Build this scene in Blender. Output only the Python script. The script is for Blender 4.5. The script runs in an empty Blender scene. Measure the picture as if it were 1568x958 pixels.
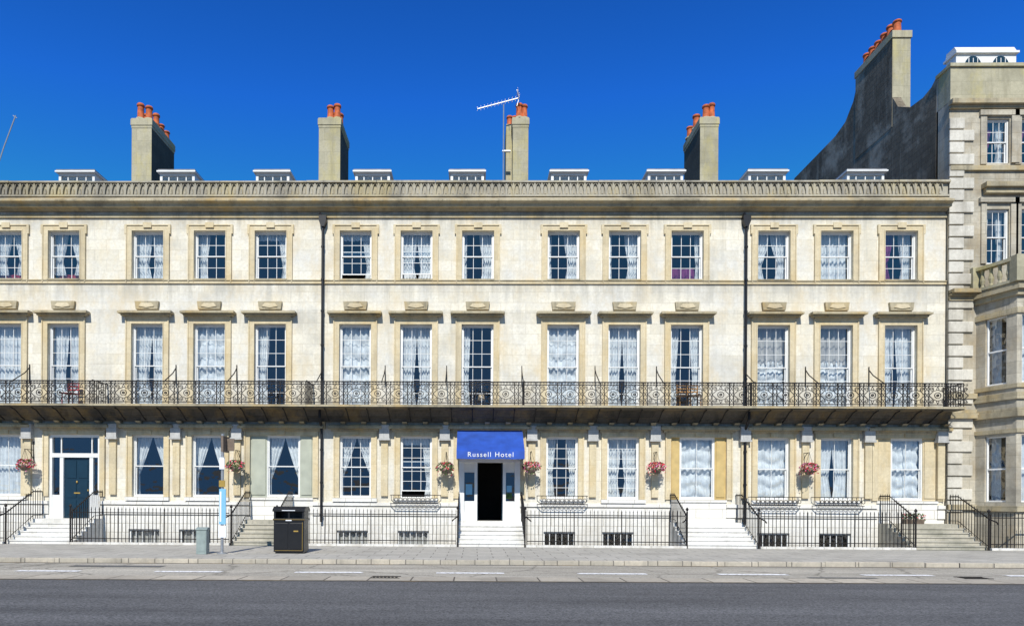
import bpy, math, random
from mathutils import Vector, Matrix
random.seed(7)
R=math.radians
scene=bpy.context.scene
# ---------------------------------------------------------------- camera
F=1040.0; CX=710.5; CY=765.0
CAM=Vector((-1.475,-26.0,1.65))
ROT=Matrix.Rotation(R(0.8),3,'Z')@Matrix.Rotation(R(90),3,'X')@Matrix.Rotation(R(0.33),3,'Z')
cd=bpy.data.cameras.new('camera'); cam=bpy.data.objects.new('camera',cd)
scene.collection.objects.link(cam); scene.camera=cam
cam.matrix_world=Matrix.Translation(CAM)@ROT.to_4x4()
cd.sensor_width=36; cd.lens=F/1568*36; cd.shift_x=(784-CX)/1568; cd.shift_y=(CY-479)/1568
cd.clip_end=3000
def ray(px,py): return ROT@Vector(((px-CX)/F,-(py-CY)/F,-1))
def onY(px,py,y):
    d=ray(px,py); return CAM+d*((y-CAM.y)/d.y)
def G(px,py,z=0.0):
    d=ray(px,py); return CAM+d*((z-CAM.z)/d.z)
def X(px,y=0.0,py=550): return onY(px,py,y).x
def Z(py,y=0.0,px=784): return onY(px,py,y).z
# ---------------------------------------------------------------- mesh builder
class MB:
    def __init__(s): s.v=[]; s.f=[]
    def quad(s,*p):
        n=len(s.v); s.v+= [tuple(q) for q in p]; s.f.append(tuple(range(n,n+len(p))))
    def box(s,x0,x1,y0,y1,z0,z1):
        n=len(s.v)
        s.v+=[(x0,y0,z0),(x1,y0,z0),(x1,y1,z0),(x0,y1,z0),(x0,y0,z1),(x1,y0,z1),(x1,y1,z1),(x0,y1,z1)]
        s.f+=[(n,n+3,n+2,n+1),(n+4,n+5,n+6,n+7),(n,n+1,n+5,n+4),(n+1,n+2,n+6,n+5),(n+2,n+3,n+7,n+6),(n+3,n,n+4,n+7)]
    def prism_x(s,x0,x1,prof):
        n=len(s.v); m=len(prof)
        s.v+=[(x0,y,z) for y,z in prof]+[(x1,y,z) for y,z in prof]
        s.f.append(tuple(range(n,n+m))); s.f.append(tuple(range(n+2*m-1,n+m-1,-1)))
        for i in range(m):
            j=(i+1)%m; s.f.append((n+i,n+m+i,n+m+j,n+j))
    def prism_z(s,poly,z0,z1):
        n=len(s.v); m=len(poly)
        s.v+=[(x,y,z0) for x,y in poly]+[(x,y,z1) for x,y in poly]
        s.f.append(tuple(range(n+m-1,n-1,-1))); s.f.append(tuple(range(n+m,n+2*m)))
        for i in range(m):
            j=(i+1)%m; s.f.append((n+i,n+j,n+m+j,n+m+i))
    def prism_y(s,y0,y1,poly):
        n=len(s.v); m=len(poly)
        s.v+=[(x,y0,z) for x,z in poly]+[(x,y1,z) for x,z in poly]
        s.f.append(tuple(range(n,n+m))); s.f.append(tuple(range(n+2*m-1,n+m-1,-1)))
        for i in range(m):
            j=(i+1)%m; s.f.append((n+i,n+m+i,n+m+j,n+j))
    def tube(s,pts,r,k=4,r2=None):
        pts=[Vector(p) for p in pts]; prev=None; N=len(pts)
        for i,p in enumerate(pts):
            t=(pts[min(i+1,N-1)]-pts[max(i-1,0)])
            if t.length<1e-9: t=Vector((0,0,1))
            t.normalize()
            up=Vector((0,1,0)) if abs(t.y)<.9 else Vector((0,0,1))
            a=t.cross(up).normalized(); b=t.cross(a)
            rr=r if r2 is None else r+(r2-r)*i/(N-1)
            n=len(s.v)
            for j in range(k):
                an=2*math.pi*(j+.5)/k
                s.v.append(tuple(p+(a*math.cos(an)+b*math.sin(an))*rr))
            if i>0:
                for j in range(k):
                    j2=(j+1)%k
                    s.f.append((prev+j,prev+j2,n+j2,n+j))
            else: s.f.append(tuple(range(n,n+k)))
            if i==N-1: s.f.append(tuple(range(n+k-1,n-1,-1)))
            prev=n
    def ring(s,cx,y,cz,rx,rz,r,seg=14,a0=0,a1=2*math.pi):
        s.tube([(cx+rx*math.cos(a0+(a1-a0)*i/seg),y,cz+rz*math.sin(a0+(a1-a0)*i/seg)) for i in range(seg+1)],r)
    def lathe(s,cx,cy,prof,k=12):
        prev=None
        for i,(r,z) in enumerate(prof):
            n=len(s.v)
            for j in range(k):
                a=2*math.pi*j/k; s.v.append((cx+r*math.cos(a),cy+r*math.sin(a),z))
            if prev is not None:
                for j in range(k): s.f.append((prev+j,prev+(j+1)%k,n+(j+1)%k,n+j))
            else: s.f.append(tuple(range(n+k-1,n-1,-1)))
            prev=n
        s.f.append(tuple(range(prev,prev+k)))
    def make(s,name,mat,parent=None,smooth=False,bevel=0):
        me=bpy.data.meshes.new(name); me.from_pydata(s.v,[],s.f); me.update()
        if smooth:
            for p in me.polygons: p.use_smooth=True
        me.materials.append(mat)
        o=bpy.data.objects.new(name,me); scene.collection.objects.link(o)
        if parent: o.parent=parent
        if bevel:
            b=o.modifiers.new('bevel','BEVEL'); b.width=bevel; b.segments=2; b.limit_method='ANGLE'
        return o
def empty(name):
    o=bpy.data.objects.new(name,None); scene.collection.objects.link(o); return o
# ---------------------------------------------------------------- materials
def newmat(name):
    m=bpy.data.materials.new(name); m.use_nodes=True
    nt=m.node_tree; b=nt.nodes['Principled BSDF']; return m,nt,b
def simple(name,col,rough=.6,metal=0,var=.25,scale=6,col2=None,bump=0,spec=.5):
    m,nt,b=newmat(name); N=nt.nodes; L=nt.links
    tc=N.new('ShaderNodeTexCoord'); no=N.new('ShaderNodeTexNoise'); no.inputs['Scale'].default_value=scale; no.inputs['Detail'].default_value=8
    L.new(tc.outputs['Object'],no.inputs['Vector'])
    rp=N.new('ShaderNodeValToRGB'); rp.color_ramp.elements[0].position=.3; rp.color_ramp.elements[1].position=.7
    c2=col2 or tuple(c*(1-var) for c in col)
    rp.color_ramp.elements[0].color=(*c2,1); rp.color_ramp.elements[1].color=(*col,1)
    L.new(no.outputs['Fac'],rp.inputs['Fac']); L.new(rp.outputs['Color'],b.inputs['Base Color'])
    b.inputs['Roughness'].default_value=rough; b.inputs['Metallic'].default_value=metal
    b.inputs['Specular IOR Level'].default_value=spec
    if bump:
        bp=N.new('ShaderNodeBump'); bp.inputs['Strength'].default_value=bump; bp.inputs['Distance'].default_value=.02
        L.new(no.outputs['Fac'],bp.inputs['Height']); L.new(bp.outputs['Normal'],b.inputs['Normal'])
    return m
def stone(name,c1,c2,joint,stain,bw=.85,bh=.36,stain_amt=.6,streak=.5,mortar=.006,rust=None,darkz=None,bump=.35,horizontal=False,sthr=(.5,.72),ruamt=.55,grey=None):
    m,nt,b=newmat(name); N=nt.nodes; L=nt.links
    tc=N.new('ShaderNodeTexCoord'); sp=N.new('ShaderNodeSeparateXYZ'); L.new(tc.outputs['Object'],sp.inputs[0])
    ad=N.new('ShaderNodeMath'); ad.operation='ADD'; L.new(sp.outputs['X'],ad.inputs[0])
    cb=N.new('ShaderNodeCombineXYZ')
    if horizontal:
        ad.inputs[1].default_value=0; L.new(ad.outputs[0],cb.inputs['X']); L.new(sp.outputs['Y'],cb.inputs['Y'])
    else:
        L.new(sp.outputs['Y'],ad.inputs[1]); L.new(ad.outputs[0],cb.inputs['X']); L.new(sp.outputs['Z'],cb.inputs['Y'])
    br=N.new('ShaderNodeTexBrick'); L.new(cb.outputs[0],br.inputs['Vector'])
    br.inputs['Scale'].default_value=1; br.inputs['Brick Width'].default_value=bw; br.inputs['Row Height'].default_value=bh
    br.inputs['Mortar Size'].default_value=mortar; br.inputs['Mortar Smooth'].default_value=.2; br.inputs['Bias'].default_value=-.1
    br.inputs['Color1'].default_value=(*c1,1); br.inputs['Color2'].default_value=(*c2,1); br.inputs['Mortar'].default_value=(*joint,1)
    def noise(scale,detail=8,rough=.6,vec=None):
        n=N.new('ShaderNodeTexNoise'); n.inputs['Scale'].default_value=scale; n.inputs['Detail'].default_value=detail; n.inputs['Roughness'].default_value=rough
        L.new(vec if vec is not None else tc.outputs['Object'],n.inputs['Vector']); return n
    def mix(fac,a,bcol,mode='MIX'):
        x=N.new('ShaderNodeMixRGB'); x.blend_type=mode
        if hasattr(fac,'node'): L.new(fac,x.inputs[0])
        else: x.inputs[0].default_value=fac
        L.new(a,x.inputs[1])
        if hasattr(bcol,'node'): L.new(bcol,x.inputs[2])
        else: x.inputs[2].default_value=(*bcol,1)
        return x.outputs[0]
    def mr(src,a,bv,c=0,d=1):
        x=N.new('ShaderNodeMapRange'); L.new(src,x.inputs[0]); x.inputs[1].default_value=a; x.inputs[2].default_value=bv; x.inputs[3].default_value=c; x.inputs[4].default_value=d; return x.outputs[0]
    fine=noise(9,10,.7); col=br.outputs['Color']
    if grey:
        mpg=N.new('ShaderNodeMapping'); mpg.inputs['Location'].default_value=(11,7,3); mpg.inputs['Scale'].default_value=(.35,.35,.5); L.new(tc.outputs['Object'],mpg.inputs['Vector'])
        gn=noise(1,10,.7,mpg.outputs[0]); col=mix(mr(gn.outputs['Fac'],.44,.60,0,.75),col,grey)
    col=mix(mr(fine.outputs['Fac'],.38,.7,.0,.5),col,tuple(c*.66 for c in c2))
    big=noise(.55,9,.65); col=mix(mr(big.outputs['Fac'],sthr[0],sthr[1],0,stain_amt),col,stain)
    mp=N.new('ShaderNodeMapping'); mp.inputs['Scale'].default_value=(2.6,2.6,.22); L.new(tc.outputs['Object'],mp.inputs['Vector'])
    st=noise(1,9,.7,mp.outputs[0]); 
    sf=mr(st.outputs['Fac'],.52,.72,0,streak)
    if rust:
        mp2=N.new('ShaderNodeMapping'); mp2.inputs['Location'].default_value=(5,3,9); mp2.inputs['Scale'].default_value=(.9,.9,.5); L.new(tc.outputs['Object'],mp2.inputs['Vector'])
        ru=noise(1,9,.72,mp2.outputs[0]); col=mix(mr(ru.outputs['Fac'],.48,.68,0,ruamt),col,rust)
    if darkz:  # darkens the colour in set height bands, broken up by streak noise
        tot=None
        for (za,zb,amt) in darkz:
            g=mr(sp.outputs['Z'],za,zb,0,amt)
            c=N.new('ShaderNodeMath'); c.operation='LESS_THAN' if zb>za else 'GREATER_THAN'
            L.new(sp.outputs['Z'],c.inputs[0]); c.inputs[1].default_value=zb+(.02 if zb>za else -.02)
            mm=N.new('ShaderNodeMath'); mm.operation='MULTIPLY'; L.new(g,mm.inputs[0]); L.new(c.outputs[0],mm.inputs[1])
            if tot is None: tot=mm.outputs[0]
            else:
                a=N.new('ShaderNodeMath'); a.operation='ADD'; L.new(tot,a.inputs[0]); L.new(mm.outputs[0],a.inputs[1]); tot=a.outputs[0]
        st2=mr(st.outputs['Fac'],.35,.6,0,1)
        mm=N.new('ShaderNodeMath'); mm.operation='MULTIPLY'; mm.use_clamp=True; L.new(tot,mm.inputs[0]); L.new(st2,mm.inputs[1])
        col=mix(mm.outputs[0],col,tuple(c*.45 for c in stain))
    col=mix(sf,col,stain)
    spk=noise(26,4,.8); col=mix(mr(spk.outputs['Fac'],.60,.70,0,.5),col,tuple(c*.5 for c in stain))
    L.new(col,b.inputs['Base Color']); b.inputs['Roughness'].default_value=.9; b.inputs['Specular IOR Level'].default_value=.15
    hh=N.new('ShaderNodeMath'); hh.operation='MULTIPLY_ADD'; L.new(br.outputs['Fac'],hh.inputs[0]); hh.inputs[1].default_value=-.6; L.new(fine.outputs['Fac'],hh.inputs[2])
    bp=N.new('ShaderNodeBump'); bp.inputs['Strength'].default_value=bump; bp.inputs['Distance'].default_value=.015
    L.new(hh.outputs[0],bp.inputs['Height']); L.new(bp.outputs['Normal'],b.inputs['Normal'])
    return m
M={}
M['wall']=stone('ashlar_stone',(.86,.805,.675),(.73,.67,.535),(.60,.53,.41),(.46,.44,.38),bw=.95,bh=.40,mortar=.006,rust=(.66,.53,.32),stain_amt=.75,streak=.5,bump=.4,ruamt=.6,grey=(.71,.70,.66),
    darkz=[(11.9,12.7,.8),(9.1,9.95,.5),(7.9,8.9,.25),(6.1,5.3,.6),(3.9,4.95,1.2)])  # darker towards the cornice, string course, hoods and balcony
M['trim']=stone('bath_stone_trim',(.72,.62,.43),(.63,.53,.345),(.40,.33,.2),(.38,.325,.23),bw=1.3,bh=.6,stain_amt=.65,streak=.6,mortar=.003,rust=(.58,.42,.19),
    darkz=[(3.9,4.95,1.1)])
M['base']=stone('painted_stucco',(.85,.83,.78),(.80,.775,.72),(.50,.47,.40),(.55,.50,.41),bw=1.0,bh=.34,stain_amt=.45,streak=.5,mortar=.014,darkz=[(.9,-.3,.6)])
M['cornice']=stone('weathered_cornice_stone',(.50,.435,.30),(.42,.365,.25),(.17,.14,.10),(.13,.118,.09),bw=1.6,bh=.5,stain_amt=.85,streak=.8,rust=(.54,.35,.10),mortar=.004)
M['parapet']=stone('lichen_parapet_stone',(.46,.425,.345),(.39,.36,.285),(.12,.105,.085),(.14,.13,.115),bw=3.0,bh=1.6,stain_amt=.75,streak=.65,mortar=.006,rust=(.50,.40,.16))
M['blackened']=stone('blackened_stone',(.18,.155,.12),(.11,.10,.085),(.05,.05,.04),(.04,.038,.034),bw=.9,bh=.4,stain_amt=.8,streak=.7,rust=(.38,.25,.09))
M['shadegrey']=stone('shade_grey_stone',(.56,.56,.55),(.47,.47,.46),(.2,.2,.18),(.26,.25,.23),stain_amt=.5,mortar=.004)  # pier capitals: the grey paints in the shade below the balcony
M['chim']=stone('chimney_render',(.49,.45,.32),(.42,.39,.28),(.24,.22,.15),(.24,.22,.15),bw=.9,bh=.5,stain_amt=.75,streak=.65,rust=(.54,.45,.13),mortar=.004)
M['chimside']=stone('dark_side_render',(.12,.115,.085),(.095,.09,.07),(.05,.05,.04),(.05,.048,.038),stain_amt=.6,mortar=.003)  # darker render for the stack body behind the lighter front face
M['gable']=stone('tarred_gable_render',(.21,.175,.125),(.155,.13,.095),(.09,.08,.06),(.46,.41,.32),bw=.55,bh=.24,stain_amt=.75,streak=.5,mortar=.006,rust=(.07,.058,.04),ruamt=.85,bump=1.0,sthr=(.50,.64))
M['townstone']=stone('town_house_stone',(.58,.53,.425),(.47,.43,.345),(.26,.235,.18),(.21,.19,.155),bw=.9,bh=.42,stain_amt=.85,streak=.85,rust=(.40,.30,.16),sthr=(.44,.66))
M['quoin']=stone('quoin_stone',(.72,.68,.59),(.64,.60,.51),(.4,.36,.3),(.29,.265,.215),bw=4,bh=4,stain_amt=.8,streak=.7,mortar=0,sthr=(.45,.68))
M['white']=simple('white_paint',(.80,.80,.78),.45,var=.12,scale=3)
M['greenpaint']=simple('pale_green_paint',(.46,.48,.39),.6,var=.25,scale=2)
M['ochre']=simple('ochre_paint',(.62,.45,.18),.6,var=.25,scale=3)
M['iron']=simple('black_ironwork',(.010,.010,.012),.55,metal=0,var=.3,scale=20,col2=(.020,.014,.010),spec=.3)
M['pipe']=simple('black_cast_iron_pipe',(.010,.010,.013),.45,var=.3,scale=8,spec=.4)
M['lead']=simple('lead_roof',(.24,.25,.27),.6,var=.4,scale=3)
M['slate']=simple('slate_roof',(.09,.09,.10),.7,var=.4,scale=3)
M['terracotta']=simple('terracotta_pot',(.64,.15,.045),.8,var=.6,scale=6,bump=.2)
M['navy']=simple('blue_door_paint',(.010,.035,.060),.3,var=.2,scale=3)
M['bluecanvas']=simple('blue_canvas',(.020,.085,.44),.75,var=.35,scale=2.5)
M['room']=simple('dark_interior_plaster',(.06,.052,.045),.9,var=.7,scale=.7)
M['red']=simple('red_fabric',(.40,.02,.03),.8,scale=5)
M['purple']=simple('purple_fabric',(.22,.03,.16),.8,scale=5)
M['signwhite']=simple('sign_lettering_white',(.80,.82,.85),.5,var=.02)
M['black']=simple('black_bin_plastic',(.012,.012,.013),.35,var=.3,scale=5)
M['gold']=simple('gold_trim',(.5,.33,.08),.4,metal=.3,var=.2)
M['steel']=simple('galvanised_steel',(.45,.46,.47),.4,metal=.6,var=.2)
M['greygreen']=simple('cabinet_grey_green_paint',(.30,.36,.34),.5,var=.3,scale=5)
M['brownsign']=simple('weathered_brown_sign',(.20,.15,.11),.6,var=.4,scale=10)
M['cyan']=simple('sign_light_blue',(.22,.50,.72),.4,var=.1)
M['leaf']=simple('basket_foliage',(.06,.14,.025),.7,var=.5,scale=30)
M['petalr']=simple('red_petals',(.72,.03,.07),.6,var=.3,scale=30)
M['petalp']=simple('pink_petals',(.80,.22,.45),.6,var=.3,scale=30)
M['wood']=simple('varnished_wood',(.45,.24,.08),.5,var=.3,scale=8)
M['lamp']=simple('lampshade_cloth',(.6,.45,.28),.8,var=.2)
M['stepw']=stone('painted_steps',(.80,.785,.745),(.74,.72,.67),(.4,.38,.35),(.40,.38,.33),stain_amt=.7,mortar=.004,bw=1.3,bh=.5)
M['steps']=stone('worn_stone_steps',(.52,.485,.40),(.45,.42,.345),(.2,.2,.16),(.17,.17,.13),stain_amt=.7,mortar=.004,bw=1.3,bh=.5)
def fabric(name,col):
    m,nt,b=newmat(name); N=nt.nodes; L=nt.links
    d=N.new('ShaderNodeBsdfDiffuse'); t=N.new('ShaderNodeBsdfTranslucent'); mx=N.new('ShaderNodeMixShader'); mx.inputs[0].default_value=.14
    tc=N.new('ShaderNodeTexCoord'); no=N.new('ShaderNodeTexNoise'); no.inputs['Scale'].default_value=5; L.new(tc.outputs['Object'],no.inputs['Vector'])
    rp=N.new('ShaderNodeValToRGB'); rp.color_ramp.elements[0].position=.3; rp.color_ramp.elements[1].position=.7; rp.color_ramp.elements[0].color=(*[c*.75 for c in col],1); rp.color_ramp.elements[1].color=(*col,1)
    L.new(no.outputs['Fac'],rp.inputs['Fac']); L.new(rp.outputs[0],d.inputs[0]); L.new(rp.outputs[0],t.inputs[0])
    L.new(d.outputs[0],mx.inputs[1]); L.new(t.outputs[0],mx.inputs[2]); L.new(mx.outputs[0],N['Material Output'].inputs[0]); return m
M['net']=fabric('net_curtain',(.92,.94,.95)); M['cream']=fabric('grey_blind_fabric',(.62,.60,.57))
def glassmat():
    m,nt,b=newmat('window_glass'); N=nt.nodes; L=nt.links
    t=N.new('ShaderNodeBsdfTransparent'); t.inputs[0].default_value=(.92,.95,.96,1)
    g=N.new('ShaderNodeBsdfGlossy'); g.inputs['Roughness'].default_value=.01; g.inputs[0].default_value=(.95,.97,1,1)
    f=N.new('ShaderNodeLayerWeight'); f.inputs['Blend'].default_value=.3
    ma=N.new('ShaderNodeMath'); ma.operation='MULTIPLY_ADD'; ma.inputs[1].default_value=.35; ma.inputs[2].default_value=.12; ma.use_clamp=True
    L.new(f.outputs['Facing'],ma.inputs[0])
    tc=N.new('ShaderNodeTexCoord'); no=N.new('ShaderNodeTexNoise'); no.inputs['Scale'].default_value=1.6; L.new(tc.outputs['Object'],no.inputs['Vector'])
    bp=N.new('ShaderNodeBump'); bp.inputs['Strength'].default_value=.6; bp.inputs['Distance'].default_value=.05; L.new(no.outputs['Fac'],bp.inputs['Height']); L.new(bp.outputs[0],g.inputs['Normal'])
    mx=N.new('ShaderNodeMixShader'); L.new(ma.outputs[0],mx.inputs[0]); L.new(t.outputs[0],mx.inputs[1]); L.new(g.outputs[0],mx.inputs[2])
    L.new(mx.outputs[0],N['Material Output'].inputs[0]); return m
M['glass']=glassmat()
def asphalt(name,c,c2,crack,contrast=(.75,1.25)):
    m,nt,b=newmat(name); N=nt.nodes; L=nt.links
    tc=N.new('ShaderNodeTexCoord')
    def noise(s,d,sc=None):
        n=N.new('ShaderNodeTexNoise'); n.inputs['Scale'].default_value=s; n.inputs['Detail'].default_value=d; n.inputs['Roughness'].default_value=.7
        if sc:
            mp=N.new('ShaderNodeMapping'); mp.inputs['Scale'].default_value=sc; L.new(tc.outputs['Object'],mp.inputs[0]); L.new(mp.outputs[0],n.inputs['Vector'])
        else: L.new(tc.outputs['Object'],n.inputs['Vector'])
        return n
    a=noise(28,6); bg=noise(1,7,(.12,.9,1))
    r=N.new('ShaderNodeValToRGB'); r.color_ramp.elements[0].position=.36; r.color_ramp.elements[1].position=.66
    r.color_ramp.elements[0].color=(*c,1); r.color_ramp.elements[1].color=(*c2,1); L.new(a.outputs['Fac'],r.inputs[0])
    r2=N.new('ShaderNodeMapRange'); L.new(bg.outputs['Fac'],r2.inputs[0]); r2.inputs[1].default_value=.35; r2.inputs[2].default_value=.7; r2.inputs[3].default_value=contrast[0]; r2.inputs[4].default_value=contrast[1]
    mx=N.new('ShaderNodeMixRGB'); mx.blend_type='MULTIPLY'; mx.inputs[0].default_value=1; L.new(r.outputs[0],mx.inputs[1]); L.new(r2.outputs[0],mx.inputs[2])
    out=mx.outputs[0]
    if crack:
        vo=N.new('ShaderNodeTexVoronoi'); vo.feature='DISTANCE_TO_EDGE'; vo.inputs['Scale'].default_value=.45
        nn=noise(2,5); ad=N.new('ShaderNodeMixRGB'); ad.inputs[0].default_value=.35; L.new(tc.outputs['Object'],ad.inputs[1]); L.new(nn.outputs['Color'],ad.inputs[2]); L.new(ad.outputs[0],vo.inputs['Vector'])
        mm=N.new('ShaderNodeMapRange'); L.new(vo.outputs[0],mm.inputs[0]); mm.inputs[1].default_value=0; mm.inputs[2].default_value=.014; mm.inputs[3].default_value=.7; mm.inputs[4].default_value=0
        m2=N.new('ShaderNodeMixRGB'); L.new(mm.outputs[0],m2.inputs[0]); L.new(out,m2.inputs[1]); m2.inputs[2].default_value=(*[k*.4 for k in c],1); out=m2.outputs[0]
    L.new(out,b.inputs['Base Color']); b.inputs['Roughness'].default_value=.9; b.inputs['Specular IOR Level'].default_value=.2
    bp=N.new('ShaderNodeBump'); bp.inputs['Strength'].default_value=.8; bp.inputs['Distance'].default_value=.015; L.new(a.outputs['Fac'],bp.inputs['Height']); L.new(bp.outputs[0],b.inputs['Normal'])
    return m
M['asphalt']=asphalt('road_asphalt',(.055,.055,.056),(.20,.198,.195),False,(.72,1.2))
M['patch']=asphalt('patch_asphalt',(.10,.10,.10),(.18,.18,.17),False)
M['layby']=asphalt('worn_concrete_lane',(.30,.275,.225),(.54,.495,.41),True,(.7,1.2))
M['channel']=stone('channel_stones',(.54,.48,.38),(.38,.34,.275),(.08,.07,.06),(.20,.18,.15),bw=.95,bh=5,stain_amt=.7,mortar=.02,horizontal=True)
M['pave']=stone('pavement_slabs',(.50,.47,.41),(.43,.405,.35),(.17,.16,.14),(.25,.235,.205),bw=.9,bh=.6,stain_amt=.7,mortar=.015,horizontal=True)
M['kerb']=stone('kerb_stone',(.56,.50,.40),(.44,.40,.325),(.14,.13,.12),(.22,.20,.17),bw=.95,bh=6,stain_amt=.7,mortar=.015,horizontal=True)
M['ground']=asphalt('far_ground',(.12,.12,.11),(.18,.17,.15),False)
def paintmat():
    m,nt,b=newmat('worn_road_paint'); N=nt.nodes; L=nt.links
    tc=N.new('ShaderNodeTexCoord'); n=N.new('ShaderNodeTexNoise'); n.inputs['Scale'].default_value=14; n.inputs['Detail'].default_value=8; L.new(tc.outputs['Object'],n.inputs['Vector'])
    r=N.new('ShaderNodeValToRGB'); r.color_ramp.elements[0].position=.36; r.color_ramp.elements[1].position=.5; r.color_ramp.elements[0].color=(.4,.38,.34,1); r.color_ramp.elements[1].color=(.85,.84,.82,1)
    L.new(n.outputs['Fac'],r.inputs[0]); L.new(r.outputs[0],b.inputs['Base Color']); b.inputs['Roughness'].default_value=.8; return m
M['paint']=paintmat()
# ---------------------------------------------------------------- street
def line(a,b,za):
    p=G(*a,za); q=G(*b,za); s=(q.y-p.y)/(q.x-p.x); return lambda x:p.y+s*(x-p.x)
kerbA=line((0,853),(1568,862),0.0)
markL=line((0,873),(1568,881),-.12)
chT=line((0,879),(1568,887),-.12)
chB=line((0,885),(1568,893),-.12)
XL,XR=-70.,70.
def strip(name,f0,f1,z,mat,n=1):
    mb=MB()
    for i in range(n):
        a=XL+(XR-XL)*i/n; b=XL+(XR-XL)*(i+1)/n
        mb.quad((a,f0(a),z),(b,f0(b),z),(b,f1(b),z),(a,f1(a),z))
    return mb.make(name,mat)
AREA=-2.25
g=MB(); HX0,HX1,HY0,HY1=-34.,34.,AREA,13.
B=900.
g.quad((-B,-B,-.2),(B,-B,-.2),(B,HY0,-.2),(-B,HY0,-.2)); g.quad((-B,HY1,-.2),(B,HY1,-.2),(B,B,-.2),(-B,B,-.2))
g.quad((-B,HY0,-.2),(HX0,HY0,-.2),(HX0,HY1,-.2),(-B,HY1,-.2)); g.quad((HX1,HY0,-.2),(B,HY0,-.2),(B,HY1,-.2),(HX1,HY1,-.2))
g.make('ground',M['ground'])
road=MB(); road.quad((XL,-34,-.13),(XR,-34,-.13),(XR,kerbA(XR)+.05,-.13),(XL,kerbA(XL)+.05,-.13)); road.make('road',M['asphalt'])
strip('parking_lane',lambda x:chB(x),lambda x:kerbA(x)+.02,-.126,M['layby'])
strip('drainage_channel',chB,chT,-.121,M['channel'])
strip('channel_edge_line',lambda x:chB(x)-.10,lambda x:chB(x)-.002,-.1255,M['blackened']); strip('kerb_edge_line',lambda x:kerbA(x)-.13,lambda x:kerbA(x)-.012,-.1215,M['blackened'])  # thin dark strips along the channel edge and the kerb foot
pv=MB(); pv.prism_z([(XL,kerbA(XL)+.16),(XR,kerbA(XR)+.16),(XR,AREA),(XL,AREA)],-.19,0); pv.make('pavement',M['pave'])
kb=MB()
x=XL
while x<XR:
    w=.92; dz=random.uniform(-.01,.01); dy=random.uniform(-.01,.01)
    kb.prism_z([(x,kerbA(x)+dy),(x+w-.012,kerbA(x+w)+dy),(x+w-.012,kerbA(x+w)+.155),(x,kerbA(x)+.155)],-.19,.004+dz); x+=w
kb.make('kerb',M['kerb'],bevel=.012)
mk=MB()
for a,b in [(-190,-85),(25,122),(238,340),(452,556),(668,772),(884,990),(1100,1206),(1320,1428),(1540,1650)]:
    p=G(a,873+8*a/1568,-.12).x; q=G(b,873+8*b/1568,-.12).x
    mk.quad((p,markL(p)-.13,-.117),(q,markL(q)-.13,-.117),(q,markL(q)+.13,-.117),(p,markL(p)+.13,-.117))
mk.make('road_marking',M['paint'])
pt=MB()
for px,py,w,d in [(1290,884,1.6,.2),(700,863,3.2,.4),(180,866,2.4,.35)]:
    p=G(px,py,-.12); pt.quad((p.x-w/2,p.y-d/2,-.1195),(p.x+w/2,p.y-d/2,-.1195),(p.x+w/2,p.y+d/2,-.1195),(p.x-w/2,p.y+d/2,-.1195))
pt.make('asphalt_patch',M['patch'])
dc=MB()
for px,py in [(1490,884),(590,883)]:
    p=G(px,py,-.12)
    for i in range(7): dc.box(p.x-.28+i*.085,p.x-.28+i*.085+.05,p.y-.16,p.y+.16,-.125,-.113)
    dc.box(p.x-.32,p.x+.34,p.y-.2,p.y-.161,-.125,-.112); dc.box(p.x-.32,p.x+.34,p.y+.161,p.y+.2,-.125,-.112)
dc.make('drain_grating',M['iron'])
# ---------------------------------------------------------------- terrace
terr=empty('terrace_hotel_building')
XA=X(-330); XE=X(1447); YB=12.
FL=Z(620,-1.05)
zT0,zT1=Z(428),Z(354); zF0,zF1=FL+.05,Z(497); zG0,zG1=Z(763),Z(668); THR=Z(797)
zPar=Z(281,-.12); zWallTop=Z(303,-.12)
top_c=[-275,-180,-85,10,98,226,321,414,544,637,731,862,955.5,1051,1183.5,1279.5,1378]
gnd=[(-275,),( -85,),(10,),(228,),(319,),(545,),(638,),(861.5,),(955,),(1185,),(1281.5,)]
HW=.61
openings=[]
for c in top_c:
    x=X(c); openings.append((x-HW,x+HW,zT0,zT1)); openings.append((x-HW,x+HW,zF0,zF1))
for (c,) in gnd:
    x=X(c); openings.append((x-HW,x+HW,zG0,zG1))
doors=[(X(76),X(154)),(X(384),X(480)),(X(704),X(797)),(X(1028),X(1113)),(X(1344),X(1436))]
for a,b in doors: openings.append((a,b,THR,zG1))
bz0,bz1=-.75,Z(813)
base_c=[222,300,541,634,858,948,1186,1280]
for c in base_c: openings.append((X(c)-.6,X(c)+.6,bz0,bz1))
def wall(mbs,x0,x1,z0,z1,y,ops,rev=.2,split=None):
    xs=sorted(set([x0,x1]+[round(o[i],5) for o in ops for i in (0,1)])); zs=sorted(set([z0,z1]+[round(o[i],5) for o in ops for i in (2,3)]+([split] if split else [])))
    for i in range(len(xs)-1):
        for j in range(len(zs)-1):
            cx=(xs[i]+xs[i+1])/2; cz=(zs[j]+zs[j+1])/2
            if any(o[0]<cx<o[1] and o[2]<cz<o[3] for o in ops): continue
            mb=mbs[1] if split and cz<split else mbs[0]
            mb.quad((xs[i],y,zs[j]),(xs[i+1],y,zs[j]),(xs[i+1],y,zs[j+1]),(xs[i],y,zs[j+1]))
    for a,b,c,d in ops:
        mb=mbs[1] if split and (c+d)/2<split else mbs[0]
        mb.quad((a,y,c),(a,y+rev,c),(a,y+rev,d),(a,y,d)); mb.quad((b,y+rev,c),(b,y,c),(b,y,d),(b,y+rev,d))
        mb.quad((a,y,d),(a,y+rev,d),(b,y+rev,d),(b,y,d)); mb.quad((a,y+rev,c),(a,y,c),(b,y,c),(b,y+rev,c))
w1,w2=MB(),MB()
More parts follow.
